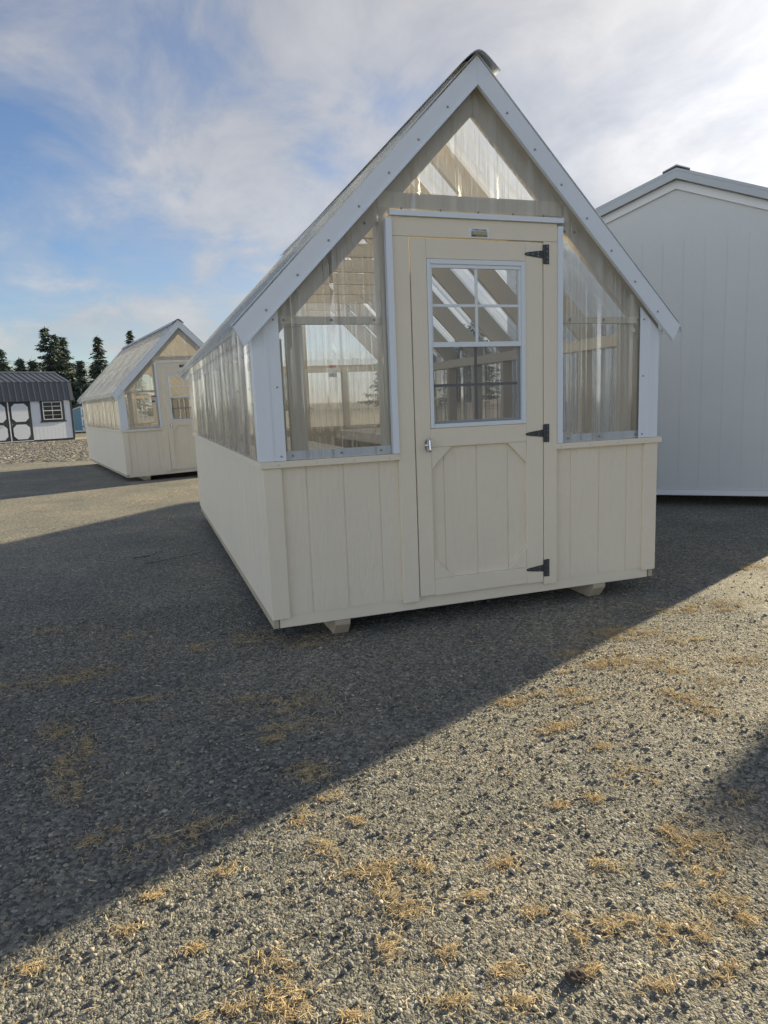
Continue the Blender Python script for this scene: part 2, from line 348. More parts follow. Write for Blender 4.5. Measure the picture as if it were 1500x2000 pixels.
# strip of coarse gravel in front of the white barn
gx = np.arange(-13, 1.5, .05); gy = np.arange(17.6, 36, .05)
GX, GY = np.meshgrid(gx, gy)
edge = (GY-(18.1-(GX+2.1)*.30+.12*np.sin(GX*5)+.1*np.sin(GX*13+1)))
GZ = -.0875-.0045*(GY-11)+rng.random(GX.shape)*.04*np.clip(edge/.5, 0, 1)+np.where(edge < .02, -.06, .004)
mb = MB(); n0, n1_ = GX.shape
idx = np.arange(GX.size).reshape(n0, n1_)
mb.v = [tuple(p) for p in np.stack([GX+rng.normal(0, .010, GX.shape), GY+rng.normal(0, .010, GX.shape), GZ], -1).reshape(-1, 3).tolist()]
mb.f = [tuple(f) for f in np.stack([idx[:-1, :-1], idx[:-1, 1:], idx[1:, 1:], idx[1:, :-1]], -1).reshape(-1, 4).tolist()]; mb.m = [0]*len(mb.f)
o = mb.build('gravel_strip', 'coarse_gravel'); o['kind'] = 'structure'

# ------------------------------------------------------------------ greenhouse builder
W = 2.44; CX = 1.22
SLOPE = 1.0145
def zr(x): return 2.985-SLOPE*abs(x-CX)
PITCH = .2286
def ribs(a, b, phase=0.0, fine=False, hk=1.0):
    """profile of a clear panel from a to b: list of (s, height)"""
    pts = [(0, 0), (.010, 0), (.026, .016), (.044, .016), (.060, 0), (.098, 0), (.104, .0022), (.116, .0022), (.122, 0), (.160, 0), (.166, .0022), (.178, .0022), (.184, 0)]
    if fine: pts = [(k*PITCH/24, .007-.007*math.cos(k*math.pi/4)) for k in range(24)]
    out = [(a, 0)]; k = math.floor((a-phase)/PITCH)
    while True:
        b0 = phase+k*PITCH
        if b0 > b: break
        for s, h in pts:
            if a+1e-4 < b0+s < b-1e-4: out.append((b0+s, h*hk))
        k += 1
    return out+[(b, out[-1][1] if out[-1][0] > b-.004 else 0)]

def greenhouse(label, loc, yaw, L, tiltx, dark_plaque, vent):
    off = (W/2, L/2, 0)
    rot = Matrix.Rotation(yaw, 4, 'Z')
    base = Vector(loc)+rot @ Vector((W/2, L/2, 0))
    g = thing('greenhouse', label, 'greenhouse', base, group='cream garden greenhouses', rot=(0, -tiltx, yaw))
    def mb(): return MB(off)
    bv = .0025
    # runners, rim, floor
    for x in (.343, 2.002):
        b = mb(); b.prism([(.02, .098), (.02, .07), (.075, .004), (L-.075, .004), (L-.02, .07), (L-.02, .098)], 'x', x, x+.088)
        b.build('skid', 'raw_wood', g, bevel=.004)
    b = mb(); b.box(.04, 2.40, .016, .054, .1, .24); b.build('rim_board', 'cream_flat', g, bevel=bv)
    b = mb(); b.box(.04, 2.40, L-.054, L-.016, .1, .24); b.build('rim_board', 'cream_flat', g, bevel=bv)
    for x in (.006, 2.406): b = mb(); b.box(x, x+.03, .01, L-.01, .102, .24); b.build('rim_board', 'raw_wood', g, bevel=bv)
    b = mb(); b.box(.05, 2.39, .06, L-.06, .16, .178); b.build('floor', 'floor_wood', g)
    # grooved siding -------------------------------------------------
    def groove_poly(a, c, grooves, d0, d1, gd=.0045, gw=.0075):
        p = [(a, d0)]
        for gpos in grooves:
            if a+.02 < gpos < c-.02: p += [(gpos-gw/2, d0), (gpos-gw/2+.001, d0+gd), (gpos+gw/2-.001, d0+gd), (gpos+gw/2, d0)]
        return p+[(c, d0), (c, d1), (a, d1)]
    fg = [.226+.2*k for k in range(12)]
    for a, c in ((.004, .738), (1.70, 2.436)):
        b = mb(); b.prism(groove_poly(a, c, fg, .012, .026), 'z', .166, .954); b.build('siding', 'siding', g)
    b = mb(); b.prism([(x, 2*0+L-(y)) for x, y in groove_poly(.004, 2.436, fg, .012, .026)], 'z', .166, .954); b.build('siding', 'siding', g)
    sg = [.1+.2033*k for k in range(40)]
    b = mb(); b.prism([(y, x) for x, y in groove_poly(.03, L-.03, sg, .004, .018)], 'z', .15, .954); b.build('siding', 'siding', g)
    b = mb(); b.prism([(W-y, x) for x, y in groove_poly(.03, L-.03, sg, .004, .018)], 'z', .15, .954); b.build('siding', 'siding', g)
    for y0, y1 in ((-.006, .0118), (L-.0118, L+.006)):
        for x in (0.0, 2.344): b = mb(); b.box(x, x+.096, y0, y1, .153, .954); b.build('corner_trim', 'cream_up', g, bevel=bv)
    # sill caps
    def sill(x0, x1, y0, y1, ends):
        b = mb(); b.box(x0, x1, y0, y1, .955, .988)
        for (p, ax) in ends: b.screw(p, ax, .004, .002)
        b.build('sill', 'cream_flat', g, 'raw_wood', bevel=bv)
    sill(-.018, .736, -.022, .05, [((.08+.2*k, -.022, .97), (0, -1, 0)) for k in range(4)])
    sill(1.712, 2.458, -.022, .05, [((1.74+.2*k, -.022, .97), (0, -1, 0)) for k in range(4)])
    sill(-.018, .05, .051, L-.051, [((-.018, .2+.4*k, .97), (-1, 0, 0)) for k in range(int(L/.4))])
    sill(2.39, 2.458, .051, L-.051, [])
    sill(-.018, 2.458, L-.05, L+.022, [])
    # timber frame ---------------------------------------------------
    def stud(x0, x1, y0, y1, z0, z1, nm='stud', mt='frame_wood'):
        b = mb(); b.box(x0, x1, y0, y1, z0, z1); return b.build(nm, mt, g, bevel=bv)
    for mx in (False, True):
        f = (lambda x: W-x) if mx else (lambda x: x)
        S = lambda x0, x1: tuple(sorted((f(x0), f(x1))))
        stud(*S(.022, .142), .03, .11, .99, 1.60)
        stud(*S(.165, .252), .036, .074, .99, 1.668)
        stud(*S(.672, .71), .014, .10, .99, 2.245)
        stud(*S(.135, .668), .0095, .0475, 1.67, 1.708, 'front_rail', 'cream_flat')
        stud(*S(.252, .668), .052, .09, .99, 1.012, 'front_rail', 'cream_flat')
        nb = int(round((L-.1)/.6096))
        ysr = [.10+(L-.24)*k/nb for k in range(nb+1)]
        for yy in ysr[1:-1]: stud(*S(.012, .10), yy, yy+.038, .99, 1.555)
        stud(*S(.012, .10), .12, L-.06, 1.557, 1.632, 'top_plate', 'cream_flat')
        # rafters
        for k, yy in enumerate([.012]+ysr[1:-1]+[L-.05]):
            d = .195 if 0 < k else .22
            xa, xb = (.0, CX-.02 if k else CX-.0005)
            pl = [(f(xa), zr(xa)-.03), (f(xb), zr(xb)-.03), (f(xb), zr(xb)-.03-d), (f(.105), zr(.105)-.03-d), (f(.105), 1.634), (f(xa), 1.634)]
            b = mb(); b.prism(pl, 'y', yy, yy+.038); b.build('rafter', 'frame_wood', g, bevel=bv)
        # rear wall studs
        for xx in (.05, .62): stud(*S(xx, xx+.088), L-.10, L-.06, .99, 1.62)
    stud(1.24, 1.328, L-.10, L-.06, .99, 2.5, 'rear_post'); stud(.14, 2.30, L-.058, L-.012, 1.62, 1.70, 'rear_beam', 'cream_flat')
    stud(.60, 1.84, L-.058, L-.012, 2.25, 2.33, 'rear_beam', 'cream_flat')
    stud(1.20, 1.24, .0505, L-.012, zr(CX)-.20, zr(CX)-.045, 'ridge_board', 'cream_flat')
    stud(.672, 1.768, .0095, .049, 2.25, 2.328, 'header', 'cream_flat')
    for x0 in (.73, 1.632): stud(x0, x0+.085, .03, .11, .18, 2.2)
    # collar ties under every inner rafter pair
    for yy in ysr[1:-1]:
        xt_ = CX-(zr(CX)-.03-2.345)/SLOPE+.03
        stud(xt_, W-xt_, yy+.039, yy+.077, 2.255, 2.344, 'collar_tie', 'cream_flat')
    # benches
    for mx in (False, True):
        f = (lambda x: W-x) if mx else (lambda x: x)
        b = mb()
        for x0, x1 in ((.105, .28), (.287, .455), (.462, .632), (.640, .825)):
            xa, xb = sorted((f(x0), f(x1))); b.box(xa, xb, .14, L-.14, .925, .945)
        b.build('bench', 'cream_flat', g, bevel=bv)
        for yy in np.arange(.3, L-.2, 1.2):
            xa, xb = sorted((f(.76), f(.80))); stud(xa, xb, yy, yy+.088, .18, .925, 'bench_leg')
        xa, xb = sorted((f(.802), f(.822))); stud(xa, xb, .14, L-.14, .85, .924, 'bench_apron', 'cream_flat')
    # clear panels ---------------------------------------------------
    def wall_sheet(pts, zlo, zhi, fn, name='wall_panel', screws=()):
        b = mb(); n = len(pts); vs = []
        for s, h in pts: vs += [fn(s, h, zlo(s)), fn(s, h, zhi(s))]
        b.add(vs, [(2*k, 2*k+2, 2*k+3, 2*k+1) for k in range(n-1)])
        k0 = len(b.v)
        for p, ax in screws: b.screw(p, ax, .0065, .005)
        return b
    FR = lambda s, h, z: (s, .004-h, z)
    rake_in = lambda s: zr(s)-.125
    up = lambda v: (v[0]+v[1]*1.0, v[2])
    phase = 1.074-5*PITCH
    sc1 = [((x, -.001, 1.69), (0, -1, 0)) for x in (.155, .40, .63, .72)]+[((x, -.001, 1.012), (0, -1, 0)) for x in (.16, .42, .64, .71)]+[((.712, -.001, 1.36), (0, -1, 0)), ((.60, .0, 2.17), (0, -1, 0)), ((.665, .0, 2.17), (0, -1, 0))]
    b = wall_sheet(ribs(.118, .722, phase), lambda s: .992, rake_in, FR, screws=sc1); b.build('wall_panel', 'clear_panel', g, 'screw_metal', uvf=up)
    sc2 = [((W-p[0], p[1], p[2]), ax) for p, ax in sc1]
    b = wall_sheet(ribs(1.733, 2.325, phase), lambda s: .992, rake_in, FR, screws=sc2); b.build('wall_panel', 'clear_panel', g, 'screw_metal', uvf=up)
    sc3 = [((x, -.001, 2.247), (0, -1, 0)) for x in (.80, 1.02, 1.24, 1.45, 1.64)]
    b = wall_sheet(ribs(.7225, 1.7325, phase), lambda s: 2.212, rake_in, lambda s, h, z: (s, .002-h, z), screws=sc3); b.build('gable_panel', 'clear_panel', g, 'screw_metal', uvf=up)
    b = wall_sheet(ribs(.118, 2.325, phase), lambda s: .992, rake_in, lambda s, h, z: (s, L-.004+h, z)); b.build('wall_panel', 'clear_panel', g, 'screw_metal', uvf=up)
    scs = [((-.002, .12+.23*k, 1.012), (-1, 0, 0)) for k in range(int((L-.2)/.23))]+[((-.002, .25+.46*k, 1.36), (-1, 0, 0)) for k in range(int((L-.2)/.46))]
    b = wall_sheet(ribs(.05, L-.05, 0, hk=1.25), lambda s: .990, lambda s: 1.715, lambda s, h, z: (.003-h, s, z), screws=scs); b.build('wall_panel', 'side_panel', g, 'screw_metal', uvf=up)
    b = wall_sheet(ribs(.05, L-.05, 0, hk=1.25), lambda s: .990, lambda s: 1.715, lambda s, h, z: (W-.003+h, s, z)); b.build('wall_panel', 'side_panel', g, 'screw_metal', uvf=up)
    # roof panels
    nrm = Vector((-SLOPE, 0, 1)).normalized()
    for mx in (1, -1):
        pts = ribs(-.052, L+.052, -.052+.04, hk=1.9); b = mb(); vs = []
        xe, xt = -.118, CX-.012
        for s, h in pts:
            for x in (xe, .32, .72, xt):
                q = Vector((x, s, zr(x)))+nrm*h
                vs.append((q.x if mx > 0 else W-q.x, q.y, q.z))
        b.add(vs, [(4*k+j, 4*k+4+j, 4*k+5+j, 4*k+1+j) for k in range(len(pts)-1) for j in range(3)])
        for k in range(int(L/PITCH)):
            for x in (-.05, .55, 1.09):
                if k % 2 and x > 0: continue
                y = .02+PITCH*k+.05
                q = Vector((x, y, zr(x))); d = nrm.copy()
                if mx < 0: q.x = W-q.x; d.x = -d.x
                b.screw(q, d, .007, .009)
        b.build('roof_panel', 'clear_roof', g, 'screw_metal', uvf=lambda v: (v[1], v[2]))
    # rake trims (front and rear) with lower lip
    for y0, y1, yl in ((-.052, -.036, -.060), (L+.036, L+.052, L+.060)):
        for mx in (1, -1):
            f = (lambda x: x) if mx > 0 else (lambda x: W-x)
            e = 0 if mx > 0 else .0
            top = lambda x: zr(x)+.010; bot = lambda x: zr(x)-.131
            xc = CX if mx > 0 else CX-.0008
            pl = [(f(xc), top(xc)), (f(-.105), top(-.105)), (f(-.058), bot(-.058)), (f(xc), bot(xc))]
            b = mb(); b.prism(pl, 'y', y0, y1)
            # folded lip along the lower edge
            lp = [(f(xc), bot(xc)+.012), (f(-.050), bot(-.050)+.012), (f(-.047), bot(-.047)+.0004), (f(xc), bot(xc)+.0004)]
            sgn = -1 if y0 < 0 else 1
            ya, yb = sorted((y0 if sgn < 0 else y1, yl)); b.prism(lp, 'y', ya, yb)
            # return flange over the roof edge
            rf = [(f(xc), top(xc)+.016), (f(-.105), top(-.105)+.016), (f(-.105), top(-.105)+.0122), (f(xc), top(xc)+.0122)]
            ya, yb = (y0, y0+.10) if sgn < 0 else (y1-.10, y1); b.prism(rf, 'y', ya, yb)
            for k in range(7):
                xx = .06+k*.165
                b.screw((f(xx), y0 if sgn < 0 else y1, zr(xx)-.078), (0, sgn, 0), .0075, .005)
            b.build('rake_trim', 'white_metal', g, 'screw_metal')
    # eave trim strips + ridge cap
    for x in (-.120, W+.108): 
        b = mb(); b.box(x, x+.012, -.05, L+.05, 1.612, 1.642); b.build('eave_trim', 'clear_panel', g, uvf=up)
    b = mb(); pr = []
    for k in range(-8, 9):
        x = CX+k*.0145; a = abs(x-CX); pr.append((x, zr(CX)+.052-SLOPE*math.sqrt(a*a+.0016)+.012))
    pl = [(x, z) for x, z in pr]+[(x, z-.004) for x, z in pr[::-1]]
    b.prism(pl, 'y', -.085, L+.085)
    for k in range(int(L/.4)):
        for x in (CX-.09, CX+.09): b.screw((x, .1+.4*k, zr(x)+.030), (-.7 if x < CX else .7, 0, .7), .008, .012)
    b.build('ridge_cap', 'galvanised', g, 'screw_metal')
    # metal corner posts
    for yf, sg_ in ((0, 1), (L, -1)):
        for mx in (False, True):
            f = (lambda x: W-x-.026) if mx else (lambda x: x)
            b = mb(); ya, yb = sorted((yf-sg_*.012, yf-sg_*.008+0))
            b.prism([(f(-.010), .990), (f(.123), .990), (f(.123), zr(.123)-.11), (f(-.010), zr(-.010)-.11)], 'y', ya, yb)
            b.prism([(f(.042), .990), (f(.060), .990), (f(.060), zr(.06)-.115), (f(.042), zr(.042)-.115)], 'y', *sorted((yf-sg_*.016, yf-sg_*.0121)))
            xa, xb = sorted((f(-.014), f(-.010))); y2 = sorted((yf-sg_*.012, yf+sg_*.062)); b.box(xa, xb, *y2, .990, 1.62)
            for z in (1.012, 1.36, 1.69): b.screw((f(.098), yf-sg_*.012, z), (0, -sg_, 0), .0065, .005)
            b.build('corner_post', 'white_metal', g, 'screw_metal')
    # flashing around the door and under the panels
    def flash(*a): b = mb(); b.box(*a); b.build('flashing', 'white_metal', g)
    flash(.124, .70, .0055, .0095, .990, 1.035); flash(1.745, 2.32, .0055, .0095, .990, 1.035)
    flash(.700, .7345, -.028, .004, .990, 2.19); flash(1.7185, 1.748, -.028, .004, .990, 2.19)
    flash(.722, 1.748, -.034, .0005, 2.206, 2.232)
    # door surround
    b = mb(); b.box(.7355, .829, -.016, .0118, .152, 2.108); b.build('door_trim', 'cream_up', g, bevel=bv)
    b = mb(); b.box(1.631, 1.717, -.016, .0118, .152, 2.108); b.build('door_trim', 'cream_up', g, bevel=bv)
    b = mb(); b.box(.7355, 1.717, -.016, .0118, 2.109, 2.205); b.build('door_trim', 'cream_flat', g, bevel=bv)
    # name plaque (text as its sub-parts)
    pq = mb(); pq.box(1.171, 1.295, -.020, -.0162, 2.1115, 2.162); 
    for x in (1.176, 1.290): pq.screw((x, -.020, 2.136), (0, -1, 0), .0022, .001)
    pq = pq.build('name_plaque', 'plaque_dark' if dark_plaque else 'plaque_white', g, 'screw_metal')
    if not dark_plaque:
        b = mb(); b.box(1.186, 1.280, -.0214, -.0204, 2.1185, 2.1465); bk = b.build('letter_field', 'ink_tan', pq)
        b = mb(); b.box(1.186, 1.280, -.0220, -.0215, 2.1185, 2.1262); bk = b.build('letter_band', 'ink_dark', pq)
    tx = (1.233-W/2, -L/2)
    ink = 'gold_ink' if dark_plaque else 'ink_dark'
    text_mesh('A Tradition of Quality', .010, ink, pq, 'lettering', (tx[0], tx[1]-.0212, 2.1535), width=.088, shear=.35)
    text_mesh('OLD HICKORY', .018, 'gold_ink', pq, 'lettering', (tx[0]+.005, tx[1]-.0222, 2.1358), width=.078)
    text_mesh('BUILDINGS', .007, 'gold_ink', pq, 'lettering', (tx[0]+.012, tx[1]-.0228, 2.1222), width=.060)
    # door -----------------------------------------------------------
    d = mb()
    d.prism(groove_poly(.90, 1.55, [1.005, 1.206, 1.404], .010, .024), 'z', .24, 1.03)
    dr = d.build('door', 'siding', g)
    def dpart(nm, mt, polyxz, y0, y1):
        b = mb(); b.prism(polyxz, 'y', y0, .0095); return b.build(nm, mt, dr, bevel=bv)
    rect = lambda x0, x1, z0, z1: [(x0, z0), (x1, z0), (x1, z1), (x0, z1)]
    dpart('stile', 'cream_up', rect(.836, .926, .178, 2.102), -.012, .0035)
    dpart('stile', 'cream_up', rect(1.517, 1.6265, .168, 2.102), -.012, .0035)
    dpart('rail', 'cream_flat', rect(.9265, 1.5165, 2.002, 2.102), -.012, .0035)
    dpart('rail', 'cream_flat', rect(.9265, 1.5165, 1.010, 1.112), -.012, .0035)
    dpart('rail', 'cream_flat', rect(.9265, 1.5165, .172, .268), -.012, .0035)
    for (ax_, az_), (bx, bz) in (((.9265, 1.0095), (1, -1)), ((1.5165, 1.0095), (-1, -1)), ((.9265, .2685), (1, 1)), ((1.5165, .2685), (-1, 1))):
        dpart('corner_gusset', 'cream_flat', [(ax_+bx*.0005, az_), (ax_+bx*.121, az_), (ax_+bx*.0005, az_+bz*.121)], -.0105, .0035)
    # door window
    wb = mb()
    for x0, x1, z0, z1 in ((.9275, .948, 1.114, 2.0), (1.490, 1.5155, 1.114, 2.0), (.9485, 1.4895, 1.975, 2.0), (.9485, 1.4895, 1.114, 1.136)): wb.box(x0, x1, -.016, .03, z0, z1)
    win = wb.build('window', 'white_vinyl', dr, bevel=.002)
    def wpart(nm, mt, boxes, bev=.0015):
        b = mb()
        for bx in boxes: b.box(*bx)
        return b.build(nm, mt, win, bevel=bev)
    wpart('upper_sash', 'white_vinyl', [(.949, 1.489, -.010, .006, 1.956, 1.9745), (.949, 1.489, -.012, .012, 1.545, 1.572), (.949, .957, -.010, .006, 1.5725, 1.9555), (1.478, 1.489, -.010, .006, 1.5725, 1.9555), (1.211, 1.226, -.006, .004, 1.5725, 1.9555), (.9575, 1.2105, -.005, .003, 1.756, 1.771), (1.2265, 1.4775, -.005, .003, 1.756, 1.771)])
    wpart('lower_sash', 'white_vinyl', [(.949, .962, .014, .026, 1.150, 1.5445), (1.477, 1.489, .014, .026, 1.150, 1.5445), (.949, 1.489, .014, .026, 1.1365, 1.1495)])
    wpart('muntin_bars', 'pole_grey', [(1.211, 1.226, .016, .024, 1.150, 1.5445), (.9625, 1.2105, .017, .023, 1.335, 1.350), (1.2265, 1.4765, .017, .023, 1.335, 1.350)])  # grey colour stands in for the shade on these bars behind the screen
    b = mb(); b.add([(.957, -.001, 1.572), (1.478, -.001, 1.572), (1.478, -.001, 1.956), (.957, -.001, 1.956)], [(0, 1, 2, 3)]); b.build('window_pane', 'window_glass', win, uvf=up)
    b = mb(); b.add([(.962, .020, 1.150), (1.477, .020, 1.150), (1.477, .020, 1.545), (.962, .020, 1.545)], [(0, 1, 2, 3)]); b.build('window_pane', 'window_glass', win, uvf=up)
    b = mb(); b.add([(.949, .002, 1.1365), (1.489, .002, 1.1365), (1.489, .002, 1.545), (.949, .002, 1.545)], [(0, 1, 2, 3)]); b.build('insect_screen', 'insect_screen', win, uvf=up)
    # hinges, handle
    for z in (2.040, 1.052, .253):
        b = mb(); b.prism([(1.6262, z-.021), (1.6262, z+.021), (1.532, z+.010), (1.515, z+.006), (1.511, z), (1.515, z-.006), (1.532, z-.010)], 'y', -.0165, -.0125)
        b.prism(rect(1.6325, 1.662, z-.052, z+.052), 'y', -.0205, -.0165)
        b.tube([(1.6295, -.018, z-.05), (1.6295, -.018, z+.05)], .0045, 8)
        for x, zz_ in ((1.53, 0), (1.56, 0), (1.595, .008), (1.595, -.008)): b.screw((x, -.0165, z+zz_), (0, -1, 0), .004, .002)
        for zz_ in (-.04, -.016, .016, .04): b.screw((1.650, -.0205, z+zz_), (0, -1, 0), .004, .002)
        b.build('hinge', 'steel_dark', dr, 'chrome')
    b = mb(); ring = [(.902+.017*math.cos(a), 1.022+.034*math.sin(a)) for a in np.linspace(0, 2*math.pi, 20, endpoint=False)]
    b.prism(ring, 'y', -.018, -.0125); b.tube([(.902, -.018, 1.022), (.902, -.045, 1.022)], .008, 10)
    b.tube([(.902, -.047, .990), (.902, -.052, 1.0), (.902, -.050, 1.022), (.902, -.047, 1.050), (.900, -.040, 1.062)], .008, 10)
    b.build('handle', 'chrome', dr, smooth=False)
    # crumpled raised roof vent on the left slope
    if vent:
        b = mb(); pts = ribs(.58, 1.22, .60); vs = []
        for s, h in pts:
            for j, x in enumerate((.44, .66, .86)):
                lift = .012+.050*(1-j/2)*((s-.58)/.64)+.006*math.sin(s*21+j*2)
                q = Vector((x, s, zr(x)))+nrm*(h+lift); vs.append(tuple(q))
        b.add(vs, [(3*k+j, 3*k+3+j, 3*k+4+j, 3*k+1+j) for k in range(len(pts)-1) for j in range(2)]); b.build('roof_vent', 'clear_roof', g, uvf=lambda v: (v[1], v[2]))
    return g

GH1 = greenhouse('large near cream greenhouse with clear panels, steep clear roof and white name plaque', (0, 0, 0), 0.0, 4.69, 0.0, False, True)
GH2 = greenhouse('smaller looking cream greenhouse standing further back between the white barn and the near greenhouse', (-.89, 10.47, -.078), R(9.8), 6.04, R(1.0), True, False)

# tags taped inside the panels
def paper_tag(loc, rz, label):
    t = thing('paper_tag', label, 'tag', loc, rz)
    b = MB(); b.box(-.05, .05, 0, .001, -.14, 0); b.build('paper', 'plaque_white', t)
    b = MB(); b.box(-.046, .046, -.0012, -.0002, -.030, -.006); b.build('red_header', 'tag_red', t)
    b = MB(); b.box(-.046, .010, -.0012, -.0002, -.130, -.100); b.build('blue_panel', 'tag_blue', t)
paper_tag((1.62, 4.57, 1.70), 0, 'paper sales tag with red and blue blocks on rear wall of the near greenhouse')
p2 = Matrix.Rotation(R(9.8), 3, 'Z') @ Vector((.62, .011, 1.60))
paper_tag((-.89+p2.x, 10.47+p2.y+.0, -.078+p2.z), R(9.8), 'paper sales tag behind front panel of the far greenhouse')

# ------------------------------------------------------------------ big grey shed on the right
def gable_shed(label, loc, rz, half, depth, z0, wall, pitch, mats, door=None, base_gap=.10):
    """gable faces local -y; origin at the middle of the gable foot"""
    sid, trim, roof = mats
    g = thing('storage_shed', label, 'shed', loc, rz)
    ap = wall+pitch*half
    def gp(a, c, d0, d1):
        p = [(a, d0)]; k = a+.2
        while k < c-.05: p += [(k-.004, d0), (k-.003, d0+.0025), (k+.003, d0+.0025), (k+.004, d0)]; k += .2032
        return p+[(c, d0), (c, d1), (a, d1)]
    # front and rear walls as stacked siding: lower box part + gable triangle in one mesh
    for y0, y1, rear in ((0, .014, False), (depth-.014, depth, True)):
        b = MB(); q = gp(-half+.02, half-.02, 0, .014)
        q = [(x, (y0+y) if not rear else (y1-y)) for x, y in q]
        b.prism(q, 'z', z0+.06, wall)
        n = len(q); b.v = [(x, y, z if z < wall-.01 else ap-pitch*abs(x)-.02) for x, y, z in b.v] if False else b.v
        b.prism([(-half+.02, wall), (half-.02, wall), (0, ap-.02)], 'y', y0, y1); b.build('wall', sid, g)
    for sx in (-1, 1):
        b = MB(); q = gp(.02, depth-.02, 0, .014); b.prism([(sx*(half-y), x) for x, y in q], 'z', z0+.06, wall); b.build('wall', sid, g)
        # roof plane
        x0, x1 = sx*(half+.11), 0
        pl = [(0, ap+.035), (x0, ap+.035-pitch*(half+.11)), (x0, ap+.008-pitch*(half+.11)), (0, ap+.008)]
        b = MB(); b.prism(pl, 'y', -.10, depth+.10)
        k = -.05
        while k < depth+.08:
            rp = [(sx*.05, ap+.052-pitch*.05), (x0, ap+.052-pitch*(half+.11)), (x0, ap+.0352-pitch*(half+.11)), (sx*.05, ap+.0352-pitch*.05)]
            b.prism(rp, 'y', k, k+.025); k += .2286
        b.build('roof', roof, g)
        # fascia: dark outer metal band and pale trim board below
        pl = [(0, ap+.007), (x0, ap+.007-pitch*(half+.11)), (x0, ap-.065-pitch*(half+.11)), (0, ap-.065)]
        b = MB(); b.prism(pl, 'y', -.098, -.080); b.build('fascia', roof, g)
        pl = [(0, ap-.066), (sx*(half+.0), ap-.066-pitch*half), (sx*half, ap-.15-pitch*half), (0, ap-.15)]
        b = MB(); b.prism(pl, 'y', -.030, -.0005); b.build('rake_trim', trim, g)
        pl = [(0, ap+.004), (sx*(half+.1), ap+.004-pitch*(half+.1)), (sx*(half+.1), ap-.008-pitch*(half+.1)), (0, ap-.008)]
        b = MB(); b.prism(pl, 'y', -.079, -.031); b.build('soffit', trim, g)
        b = MB(); xa, xb = sorted((sx*(half-.09), sx*(half+.012))); b.box(xa, xb, -.020, -.0005, z0+.05, wall-.02); b.build('corner_trim', trim, g)
    b = MB(); b.prism([(0, ap+.066), (-.13, ap+.060-pitch*.13), (-.13, ap+.0535-pitch*.13), (0, ap+.0525), (.13, ap+.0535-pitch*.13), (.13, ap+.060-pitch*.13)], 'y', -.104, depth+.104); b.build('ridge_cap', roof, g)
    b = MB(); b.box(-half, half, -.018, depth+.018, z0, z0+.058); b.build('skirt_board', trim, g)
    for x in (-half+.5, half-.6): b = MB(); b.box(x, x+.1, .03, depth-.03, z0-base_gap, z0-.001); b.build('skid', 'raw_wood', g)
    if door:
        dx, dw, dh = door
        b = MB(); b.box(dx, dx+dw, -.024, -.0005, z0+.10, z0+dh); dd = b.build('door', trim, g)
        for zz_ in (.14, dh*.52):
            zt = zz_+dh*.42; c = .12
            pl = [(dx+.09+c, z0+zz_), (dx+dw-.09-c, z0+zz_), (dx+dw-.09, z0+zz_+c), (dx+dw-.09, z0+zt-c), (dx+dw-.09-c, z0+zt), (dx+.09+c, z0+zt), (dx+.09, z0+zt-c), (dx+.09, z0+zz_+c)]
            b = MB(); b.prism(pl, 'y', -.030, -.0242); b.build('door_panel', sid, dd)
        for zz_ in (.3, 1.05, 1.75): b = MB(); b.box(dx+.0, dx+.13, -.036, -.0305, z0+zz_, z0+zz_+.05); b.build('hinge', 'steel_dark', dd)
    return g
TH = R(-41)
gable_shed('big light grey shed with pale roof trim beside the near greenhouse', (4.87, 2.69, 0), TH, 1.75, 9.5, .12, 2.80, .375, ('grey_siding', 'grey_trim', 'charcoal_metal'))
gable_shed('tall grey shed outside the right edge whose shadow falls on the gravel', (13.09, 3.67, 0), R(205.3), 1.8, 7.0, .12, 2.8, .36, ('grey_siding', 'grey_trim', 'charcoal_metal'))
gable_shed('small teal blue shed with white framed door behind the white barn', (-3.55, 51.0, gz(51)), R(4), 1.55, 3.6, .12, 1.75, .36, ('blue_siding', 'barn_white', 'barn_dark'), (-.95, 1.1, 1.75))

